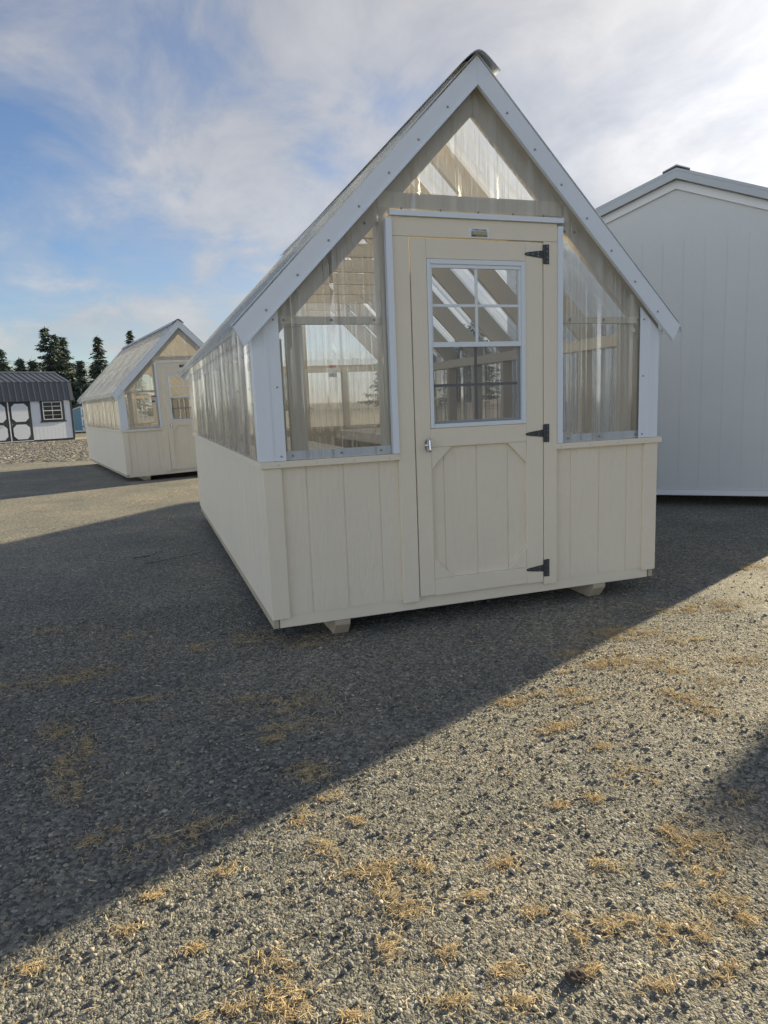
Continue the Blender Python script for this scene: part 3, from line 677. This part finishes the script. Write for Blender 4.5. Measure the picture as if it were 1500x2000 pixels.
# ------------------------------------------------------------------ white barn shed with dark roof
def barn():
    yaw = math.atan2(37.458-35.655, -3.94+7.243)
    g = thing('barn_shed', 'white barn shed with dark gambrel roof, dark double doors and a dark trimmed window', 'shed', (-3.94-3.2*math.cos(yaw), 37.458-3.2*math.sin(yaw), -.21), yaw)
    H = 3.2; D = 3.6; z = lambda a: a+.21
    def wallbox(y0, y1):
        b = MB(); q = [(-H, y0)]; k = -H+.2
        s = 1 if y0 < 1 else -1
        while k < H-.1: q += [(k-.006, y0), (k-.004, y0+s*.006), (k+.004, y0+s*.006), (k+.006, y0)]; k += .2
        q += [(H, y0), (H, y1), (-H, y1)]; b.prism(q, 'z', z(-.10), z(1.88)); b.build('wall', 'barn_white', g)
    wallbox(0, .04); wallbox(D, D-.04)
    prof = [(0, z(1.88)), (.14, z(2.80)), (D/2, z(3.34)), (D-.14, z(2.80)), (D, z(1.88))]
    for x0, x1 in ((-H, -H+.04), (H-.04, H)):
        b = MB(); b.prism([(.041, z(-.10)), (.041, z(1.86))]+[(p[0], p[1]-.02) for p in prof[1:4]]+[(D-.041, z(1.86)), (D-.041, z(-.10))], 'x', x0, x1); b.build('wall', 'barn_white', g)
    for pa, pb in (((-.10, z(1.86)), (.10, z(2.83))), ((.06, z(2.80)), (D/2, z(3.37))), ((D-.06, z(2.80)), (D/2, z(3.37))), ((D+.10, z(1.86)), (D-.10, z(2.83)))):
        pa, pb = Vector(pa), Vector(pb); d = (pb-pa).normalized(); n = Vector((-d.y, d.x)); 
        if n.y < 0: n = -n
        b = MB(); b.prism([tuple(pa), tuple(pb), tuple(pb+n*.03), tuple(pa+n*.03)], 'x', -H-.1, H+.1)
        k = -H
        while k < H+.05: b.prism([tuple(pa+n*.0302), tuple(pb+n*.0302), tuple(pb+n*.055), tuple(pa+n*.055)], 'x', k, k+.03); k += .3
        b.build('roof', 'barn_roof', g)
    b = MB(); b.prism([(D/2-.16, z(3.36)), (D/2, z(3.43)), (D/2+.16, z(3.36)), (D/2, z(3.46))], 'x', -H-.1, H+.1); b.build('ridge_cap', 'barn_roof', g)
    for x in (-H-.012, H-.09): b = MB(); b.box(x, x+.10, -.02, -.0005, z(-.10), z(1.87)); b.build('corner_trim', 'barn_dark', g)
    b = MB(); b.box(H+.0005, H+.014, -.02, .10, z(-.10), z(1.87)); b.build('corner_trim', 'barn_dark', g)
    b = MB(); b.box(-H, H, .01, D-.01, z(-.21), z(-.102)); b.build('base_skid', 'barn_dark', g)
    b = MB(); b.box(-1.05, 1.05, -.05, -.001, z(-.135), z(-.10)); b.build('threshold', 'white_vinyl', g)
    # double doors
    for sx in (-1, 1):
        X = lambda a, c: tuple(sorted((sx*a, sx*c)))
        x0, x1 = X(.03, 1.08)
        b = MB(); b.box(x0, x1, -.03, -.0005, z(-.09), z(1.86)); dd = b.build('door', 'barn_dark', g)
        for za, zb in ((-.02, .72), (.86, 1.76)):
            xa, xb = X(.14, .94); c = .17
            pl = [(xa+c, z(za)), (xb-c, z(za)), (xb, z(za+c)), (xb, z(zb-c)), (xb-c, z(zb)), (xa+c, z(zb)), (xa, z(zb-c)), (xa, z(za+c))]
            b = MB(); b.prism(pl, 'y', -.036, -.0302); b.build('door_panel', 'barn_white', dd)
        for zz_ in (.15, .82, 1.6): xa, xb = X(.93, 1.07); b = MB(); b.box(xa, xb, -.042, -.0362, z(zz_), z(zz_+.05)); b.build('hinge', 'steel_dark', dd)
    b = MB(); b.box(-.027, .027, -.034, -.001, z(-.09), z(1.88)); b.build('astragal', 'grey_trim', g)
    b = MB(); b.tube([(.09, -.036, z(.80)), (.09, -.07, z(.80)), (.09, -.07, z(.70))], .012, 6); b.build('handle', 'chrome', g)
    # window
    b = MB(); b.box(1.56, 2.78, -.028, -.0005, z(.83), z(1.87)); b.box(1.50, 2.84, -.045, -.0005, z(.77), z(.829)); w = b.build('window', 'barn_dark', g)
    b = MB()
    for bx in ((1.67, 1.71, .90, 1.82), (2.60, 2.64, .90, 1.82), (1.7105, 2.5995, 1.78, 1.82), (1.7105, 2.5995, .90, .94), (1.7105, 2.5995, 1.345, 1.385)): b.box(bx[0], bx[1], -.045, -.0285, z(bx[2]), z(bx[3]))
    for bx in ((2.143, 2.167, .9405, 1.3445), (2.143, 2.167, 1.3855, 1.7795), (1.711, 2.1425, 1.57, 1.594), (2.1675, 2.599, 1.57, 1.594), (1.711, 2.1425, 1.13, 1.145), (2.1675, 2.599, 1.13, 1.145)): b.box(bx[0], bx[1], -.040, -.031, z(bx[2]), z(bx[3]))
    b.build('window_frame', 'white_vinyl', w)
    b = MB(); b.box(1.7, 2.61, -.0305, -.0282, z(.93), z(1.79)); b.build('window_pane', 'dark_window', w)
barn()

# ------------------------------------------------------------------ trees
def conifer_mesh(h, rad, seed, gap=.1, fork=False):
    r = np.random.default_rng(seed)
    tk = MB(); cr = MB()
    lean = r.normal(0, .01, 2)
    tk.tube([(0, 0, -.2), (lean[0]*h*.5, lean[1]*h*.5, h*.5), (lean[0]*h, lean[1]*h, h*.985)], h*.014, 7, .08)
    vs = []; fs = []
    def leafquad(p, d, u, l, w):
        b = len(vs); e = p+d*l; vs.extend([tuple(p-u*w*.35), tuple(p+u*w*.35), tuple(e+u*w*.12), tuple(e-u*w*.12)]); fs.append((b, b+1, b+2, b+3))
    def spire(cx, cyy, zb, zt, rd):
        z = zb
        while z < zt:
            f = (zt-z)/(zt-zb)
            nb = r.integers(7, 11)
            rr0 = rd*1.25*(f**.78)*(.72+.5*r.random())+.14
            for k in range(nb):
                if r.random() < gap: continue
                a = r.random()*6.283; ln = rr0*(.5+.65*r.random())
                dirv = np.array([math.cos(a), math.sin(a), 0.0])
                droop = .30+.25*r.random() if f > .3 else -.1+.3*r.random()
                steps = max(3, int(ln/.30))
                for s in range(steps):
                    t = (s+.6)/steps
                    p = np.array([cx, cyy, z])+dirv*ln*t+np.array([0, 0, -droop*ln*t+.25*ln*t*t])
                    for q in range(3):
                        a2 = a+r.normal(0, .9); dd = np.array([math.cos(a2), math.sin(a2), -.35+r.normal(0, .35)]); dd /= np.linalg.norm(dd)
                        uu = np.cross(dd, np.array([r.normal(0, .6), r.normal(0, .6), 1.0])); uu /= np.linalg.norm(uu)+1e-6
                        leafquad(p+r.normal(0, .08, 3), dd, uu,   .38+.5*r.random(), .30+.26*r.random())
            z += (.30+.25*r.random())*(h/18)**.5
        for k in range(6):
            p = np.array([cx, cyy, zt-.25*k]); a = r.random()*6.28; leafquad(p, np.array([math.cos(a)*.4, math.sin(a)*.4, .7]), np.array([-math.sin(a), math.cos(a), 0]), .5, .2)
    spire(lean[0]*h*.9, lean[1]*h*.9, h*.10, h*.985, rad)
    if fork: spire(rad*.36, 0, h*.3, h*.90, rad*.7)
    cr.v = vs; cr.f = fs; cr.m = [0]*len(fs)
    return tk, cr
def conifer(loc, h, rad, seed, label, gap=.1, fork=False):
    tk, cr = conifer_mesh(h, rad, seed, gap, fork)
    t = thing('conifer_tree', label, 'tree', loc, group='trees along the skyline')
    tk.build('trunk', 'bark', t); 
    me = bpy.data.meshes.new('crown'); me.from_pydata(cr.v, [], cr.f); me.materials.append(MATS['fir_needles']); o = bpy.data.objects.new('crown', me); C.objects.link(o); o.parent = t
TZ = -.3
T = [(-15.9, 145.7, 17.3, 3.6, 'tallest dark conifer on the skyline, with a forked top', .16, True),
     (-13.6, 150.8, 15.8, 3.2, 'tall dark conifer close on the right of the fork topped one', .1, False),
     (-24.2, 144.6, 13.3, 3.2, 'dark conifer at the left edge of the picture', .2, False),
     (-22.0, 134.9, 10.3, 2.2, 'short green conifer beside the one at the left edge', .08, False),
     (-20.3, 140.1, 11.2, 2.0, 'narrow pointed conifer, left one of the pair above the barn roof', .08, False),
     (-19.0, 146.2, 11.0, 2.6, 'broader conifer, right one of the pair above the barn roof', .04, False),
     (-10.7, 146.1, 10.9, 1.7, 'small slim conifer between the two tall conifer groups', .1, False),
     (-7.1, 146.3, 15.6, 2.5, 'lone tall pointed conifer left of the far greenhouse roof', .14, False),
     (-1.6, 166.4, 18.6, 2.4, 'thin topped conifer peeking over the ridge of the far greenhouse', .28, False),
     (-8.9, 158.0, 11.1, 2.2, 'low dark conifer just left of the lone tall one', .06, False)]
for k, (x, y, zt, rad, lb, gap, fk) in enumerate(T): conifer((x, y, TZ), zt-TZ, rad, 100+k, lb, gap, fk)
fill = [(-17.6, 152, 8.6, 'low bushy conifer under the fork topped one'), (-12.0, 140, 8.0, 'low wide conifer right of the tall group'), (-9.9, 138, 7.4, 'low dark conifer behind the street lamp'),
        (-5.2, 142, 8.6, 'low conifer touching the far greenhouse roof'), (-14.6, 136, 7.2, 'lowest bushy conifer just above the barn roof end')]
for k, (x, y, zt, lb) in enumerate(fill): conifer((x, y, TZ), zt-TZ, 3.6, 140+k, lb, .03)
back = [(5, 150, 6), (16, 145, 7), (28, 140, 7.5), (43, 118, 13), (54, 106, 15), (66, 98, 14), (80, 90, 15), (95, 80, 16), (62, 128, 16), (84, 108, 16)]
for k, (x, y, zt) in enumerate(back): conifer((x, y, TZ), zt, 4.0, 160+k, 'conifer of the tree line hidden behind the near greenhouse and the grey shed', .05)
def leafy(loc, h, rad, seed, label):
    r = np.random.default_rng(seed); t = thing('bare_tree', label, 'tree', loc, group='pale trees along the skyline')
    tk = MB(); tips = []
    tk.tube([(0, 0, -.2), (.1, 0, h*.45), (.05, .1, h*.7)], h*.018, 6, .4)
    for k in range(34):
        z = h*(.30+.40*r.random()); a = r.random()*6.28; ln = rad*(.5+.6*r.random())
        e = np.array([math.cos(a)*ln, math.sin(a)*ln, z+h*(.12+.25*r.random())]); tk.tube([(0, 0, z), tuple(e*np.array([.5, .5, 1])-np.array([0, 0, h*.04])), tuple(e)], h*.005, 4, .3); tips += [e, e*np.array([.6, .6, .93])]
    tk.build('trunk', 'pale_bark', t)
    vs = []; fs = []
    for e in tips:
        for q in range(16):
            p = e+r.normal(0, .45, 3); d = r.normal(0, 1, 3); d /= np.linalg.norm(d); u = np.cross(d, r.normal(0, 1, 3)); u /= np.linalg.norm(u); b = len(vs)
            vs += [tuple(p-u*.10), tuple(p+u*.10), tuple(p+d*.32)]; fs.append((b, b+1, b+2))
    me = bpy.data.meshes.new('crown'); me.from_pydata(vs, [], fs); me.materials.append(MATS['pale_leaves']); o = bpy.data.objects.new('crown', me); C.objects.link(o); o.parent = t
leafy((-20.3, 165.3, TZ), 12.0, 2.4, 31, 'pale sparse tree left of the fork topped conifer')
leafy((-13.0, 158.9, TZ), 12.6, 2.4, 32, 'pale yellowish tree at the right flank of the tall conifers')
leafy((-9.0, 164, TZ), 10.6, 2.2, 33, 'pale bare tree left of the lone tall conifer')

# ------------------------------------------------------------------ power lines, street lamp
def wire(a, b, sag, label):
    a, b = Vector(a), Vector(b); pts = []
    for k in range(25):
        t = k/24; p = a.lerp(b, t); p.z -= sag*4*t*(1-t); pts.append(p)
    m = MB(); m.tube(pts, .022, 5); tag(m.build('power_line', 'wire'), label, 'power line')
def ext(a, b, f0, f1):
    a, b = Vector(a), Vector(b); return a+(b-a)*f0, a+(b-a)*f1
for A, B, lb in (((-17.77, 105.1, 8.73), (-7.69, 106.2, 7.77), 'upper wire of the high pair crossing in front of the trees'),
                 ((-17.8, 105.1, 8.36), (-7.71, 106.2, 7.5), 'lower wire of the high pair crossing in front of the trees'),
                 ((-9.57, 106.1, 5.46), (-2.54, 106.4, 4.4), 'thin low wire right of the barn roof, above its twin'),
                 ((-8.79, 96.1, 4.7), (-3.02, 96.4, 3.81), 'lowest thin wire right of the barn roof')):
    a, b = ext(A, B, -2.2, 3.2); wire(a, b, .25, lb)
def pole(loc, h, label):
    m = MB(); m.tube([(0, 0, -.3), (0, 0, h)], .14, 10, .7); p = thing('utility_pole', label, 'pole', loc); m.build('shaft', 'bark', p)
    m = MB(); m.box(-1.1, 1.1, -.06, .06, h-.55, h-.42); m.build('crossarm', 'bark', p)
lp = thing('street_lamp', 'pale street lamp head on an arm against the dark trees', 'street lamp', (-3.2, 56.5, -.3))
m = MB(); m.tube([(0, 0, 0), (0, 0, 3.7)], .07, 8, .7); m.build('pole', 'pole_grey', lp)
m = MB(); m.tube([(0, 0, 3.7), (-.25, 0, 3.95), (-.62, 0, 3.98)], .03, 6); m.build('arm', 'pole_grey', lp)
m = MB(); m.prism([(-1.05, 3.93), (-.60, 3.93), (-.58, 4.01), (-.75, 4.06), (-1.0, 4.02)], 'y', -.14, .14); m.build('lamp_head', 'plaque_white', lp, bevel=.02)

# ------------------------------------------------------------------ straw, stones, twigs on the ground
STRAW = [(-0.05,-1.87,0.1,0.04),(-0.05,-2.0,0.037,0.069),(-0.03,-2.06,0.052,0.029),(-0.11,-1.33,0.054,0.034),(-0.2,-1.57,0.029,0.022),(-0.18,-1.72,0.03,0.034),(-0.39,-2.1,0.026,0.023),(-0.38,-2.17,0.029,0.032),(-0.36,-2.22,0.028,0.019),(-0.12,-2.17,0.026,0.035),(-0.49,-2.2,0.035,0.019),(-0.39,-2.25,0.044,0.021),(-0.26,-2.31,0.016,0.013),(0.07,-1.92,0.017,0.026),(-0.92,-1.91,0.031,0.022),(-0.59,-1.51,0.071,0.055),(-0.45,-1.48,0.073,0.023),(-0.81,-1.43,0.045,0.028),(-0.93,-0.93,0.05,0.11),(-0.88,-1.11,0.029,0.051),(-0.99,-0.57,0.057,0.084),(-0.87,-0.79,0.033,0.093),(-1.17,0.0,0.18,0.072),(-0.97,0.05,0.132,0.045),(-0.12,0.2,0.104,0.089),(-0.38,0.19,0.043,0.042),(-0.01,-0.71,0.124,0.065),(-0.12,-0.95,0.093,0.055),(-0.2,-1.01,0.04,0.034),(-0.11,-1.27,0.051,0.029),(-0.21,-0.58,0.065,0.028),(-0.7,-0.41,0.141,0.035),(0.91,-1.35,0.088,0.036),(0.82,-1.37,0.048,0.017),(0.84,-1.1,0.042,0.026),(0.78,-1.07,0.047,0.036),(0.93,-1.07,0.075,0.021),(1.08,-1.1,0.052,0.022),(1.09,-1.2,0.073,0.021),(1.35,-0.69,0.07,0.036),(1.7,-0.55,0.095,0.068),(1.79,-0.54,0.053,0.044),(1.66,-1.02,0.092,0.067),(1.47,-1.42,0.066,0.105),(1.48,-1.33,0.046,0.043),(0.91,-1.74,0.042,0.056),(0.91,-1.55,0.024,0.016),(0.81,-2.07,0.058,0.053),(0.87,-2.14,0.035,0.041),(0.74,-2.23,0.06,0.035),(0.77,-2.12,0.042,0.035),(0.53,-2.11,0.033,0.026),(0.58,-1.81,0.022,0.012),(0.69,-1.82,0.022,0.021),(0.6,-2.38,0.029,0.029),(0.39,-2.29,0.029,0.024),(0.31,-2.3,0.014,0.044),(0.46,-2.3,0.025,0.016),(0.72,-2.4,0.031,0.019),(0.51,-2.36,0.036,0.024),(0.72,-2.33,0.038,0.024),(3.47,0.16,0.084,0.097),(2.64,-0.4,0.104,0.067),(2.36,-0.38,0.08,0.053),(2.21,-0.33,0.029,0.042),(0.18,0.02,0.14,0.067),(1.1,-1.99,0.047,0.031),(1.55,-0.9,0.142,0.07),(1.34,-0.88,0.118,0.053),(1.85,-0.64,0.104,0.068),(0.11,-2.33,0.034,0.02),(-0.05,-2.35,0.027,0.016),(0.08,-2.41,0.038,0.018),(0.15,-2.08,0.024,0.015),(-0.0,-2.22,0.017,0.012),(-0.1,-1.49,0.027,0.018),(-0.04,-1.64,0.019,0.014),(-0.64,-1.76,0.025,0.017),(-0.45,-1.73,0.029,0.013),(-0.71,-1.87,0.021,0.015),(-0.55,-1.99,0.02,0.012),(0.26,-2.18,0.025,0.015),(0.27,-2.39,0.023,0.012),(0.39,-2.48,0.033,0.014),(0.55,-2.5,0.033,0.019),(0.26,-1.99,0.028,0.017),(-0.69,6.45,0.079,0.111),(-2.0,7.04,0.066,0.119),(-0.49,6.71,0.114,0.117),(-1.28,7.75,0.108,0.138),(-0.1,7.47,0.141,0.206),(-0.34,5.03,0.067,0.083),(-1.17,0.85,0.064,0.043),(-0.68,0.56,0.055,0.029),(1.71,-1.25,0.043,0.049),(2.0,-1.11,0.069,0.042),(2.01,-0.8,0.076,0.049)]
def strands(N, cx, cyy, rx, ry, lmin, lmax, w, zmax, rot0=None):
    """bent thin blades: 3 cross sections, 2 vertices each"""
    n = int(N)
    rr = np.sqrt(rng.random(n)); a = rng.random(n)*2*np.pi
    # a few lobes so that clumps are not ellipses
    lob = 1+.35*np.sin(3*a+cx*17)+.25*np.sin(5*a+cyy*23)
    px_ = cx+rx*rr*lob*np.cos(a); py_ = cyy+ry*rr*lob*np.sin(a)
    th = rng.random(n)*2*np.pi if rot0 is None else rot0+rng.normal(0, .5, n)
    ln = lmin+(lmax-lmin)*rng.random(n)**1.8; ww = w*(.5+rng.random(n))
    z0 = .003+zmax*rng.random(n)*(1-rr)**.6; dz = rng.normal(0, .16, n)*ln; bend = rng.normal(0, .28, n)
    V = np.zeros((n, 6, 3))
    for k, t in enumerate((-.5, 0, .5)):
        ang = th+bend*t*2
        cxk = px_+np.cos(ang)*ln*t; cyk = py_+np.sin(ang)*ln*t; zk = np.maximum(z0+dz*t+(.06*ln*(1-4*t*t)), .002)
        nxk, nyk = -np.sin(ang), np.cos(ang)
        tl = rng.normal(0, .5, n)
        for s, sg in enumerate((-1, 1)):
            V[:, 2*k+s, 0] = cxk+sg*nxk*ww*.5; V[:, 2*k+s, 1] = cyk+sg*nyk*ww*.5; V[:, 2*k+s, 2] = zk+sg*tl*ww*.5
    return V
parts = []
for cx, cyy, rx, ry in STRAW:
    area = rx*ry
    near = cyy < .5
    N = min(1700, 110+area*54000) if near else min(400, 40+area*700)
    k = 1.0 if near else 2.2
    ns = int(rng.integers(4, 9))
    for q in range(ns):
        f = .18+.5*rng.random()**1.5; ox, oy = rng.normal(0, .5, 2)
        parts.append(strands(N*.8/ns*(.3+1.6*f), cx+rx*1.25*ox, cyy+ry*1.25*oy, rx*f*1.2, ry*f*1.2, .008*k, (.018+.035*rng.random())*k, .0014*k, .005*k, rng.random()*3 if rng.random() < .5 else None))
    parts.append(strands(N*.45, cx, cyy, rx*2.2, ry*2.2, .006*k, .035*k, .0016*k, .003*k))
parts.append(strands(4200, .6, -1.1, 2.6, 1.7, .006, .035, .0018, .002))
parts.append(strands(2600, 2.2, -.3, 2.2, 1.2, .008, .04, .002, .003))
parts.append(strands(1500, -.8, .3, 1.3, 1.8, .008, .04, .002, .003))
V = np.concatenate(parts); n = len(V)
me = bpy.data.meshes.new('scattered_straw'); me.vertices.add(n*6); me.vertices.foreach_set('co', V.astype(np.float32).ravel())
b0 = np.arange(n)[:, None]*6; q = np.concatenate([b0+np.array([[0, 1, 3, 2]]), b0+np.array([[2, 3, 5, 4]])], 1).reshape(-1)
me.loops.add(len(q)); me.loops.foreach_set('vertex_index', q.astype(np.int32)); me.polygons.add(len(q)//4); me.polygons.foreach_set('loop_start', np.arange(0, len(q), 4, dtype=np.int32))
me.update(calc_edges=True); me.materials.append(MATS['straw'])
o = bpy.data.objects.new('scattered_straw', me); C.objects.link(o); o['kind'] = 'stuff'; tag(o, 'golden straw and wood shavings scattered over the yard', 'straw')

ico = bmesh.new(); bmesh.ops.create_icosphere(ico, subdivisions=1, radius=1.0); iv = np.array([v.co[:] for v in ico.verts]); fi = np.array([[v.index for v in f.verts] for f in ico.faces]); ico.free()
def stone_field(N, x0, x1, y0, y1, smin, smax):
    p = np.stack([x0+(x1-x0)*rng.random(N), y0+(y1-y0)*rng.random(N)], -1)
    s = smin+(smax-smin)*rng.random(N)**2.6
    v = iv[None]*(1+rng.normal(0, .16, (N, len(iv), 1)))*s[:, None, None]*np.stack([.8+.6*rng.random(N), .8+.6*rng.random(N), .5+.3*rng.random(N)], -1)[:, None, :]
    a = rng.random(N)*6.283; c, sn = np.cos(a)[:, None], np.sin(a)[:, None]
    x = v[..., 0]*c-v[..., 1]*sn; y = v[..., 0]*sn+v[..., 1]*c
    return np.stack([x+p[:, :1], y+p[:, 1:], v[..., 2]+s[:, None]*.25+.001], -1)
SV = np.concatenate([stone_field(6500, -1.6, 1.6, -2.6, -.6, .0022, .0078), stone_field(3000, -1.6, 4.2, -1.6, 1.4, .0025, .0075), stone_field(120, -1.5, 4, -2.6, 1.2, .007, .011)])
n = len(SV); me = bpy.data.meshes.new('loose_stones'); me.vertices.add(n*len(iv)); me.vertices.foreach_set('co', SV.astype(np.float32).ravel())
q = (np.arange(n)[:, None, None]*len(iv)+fi[None]).reshape(-1)
me.loops.add(len(q)); me.loops.foreach_set('vertex_index', q.astype(np.int32)); me.polygons.add(len(q)//3); me.polygons.foreach_set('loop_start', np.arange(0, len(q), 3, dtype=np.int32))
me.update(calc_edges=True); me.materials.append(MATS['stone'])
o = bpy.data.objects.new('loose_stones', me); C.objects.link(o); o['kind'] = 'stuff'; tag(o, 'loose small stones bedded in the chip surface of the yard', 'gravel')

def twig(a, b, r, label):
    a, b = Vector((*a, .008)), Vector((*b, .008)); pts = [a.lerp(b, t)+Vector((random.uniform(-.015, .015), random.uniform(-.015, .015), random.uniform(0, .012))) for t in np.linspace(0, 1, 7)]
    m = MB(); m.tube(pts, r, 6, .4); tag(m.build('twig', 'twig_wood'), label, 'twig')
twig((-.72, 2.72), (-.48, 2.88), .004, 'straight dark twig on the shaded ground left of the near greenhouse')
twig((-.62, 2.45), (-.12, 2.72), .0035, 'long reddish twig on the shaded ground nearest the greenhouse wall')
ic = bmesh.new(); bmesh.ops.create_icosphere(ic, subdivisions=3, radius=1.0)
m = MB(); m.add([tuple(v.co*(1+.16*math.sin(v.co.x*4+1)*math.cos(v.co.y*5)+.07*math.sin(v.co.z*11+v.co.x*9))*.017+Vector((v.co.x*.008, 0, -v.co.z*.008))) for v in ic.verts], [tuple(v.index for v in f.verts) for f in ic.faces]); ic.free()
st = m.build('stone', 'bark'); st.location = (.236, -2.395, .008); tag(st, 'dark lump of stone lying in the sunlit gravel at the bottom', 'stone')
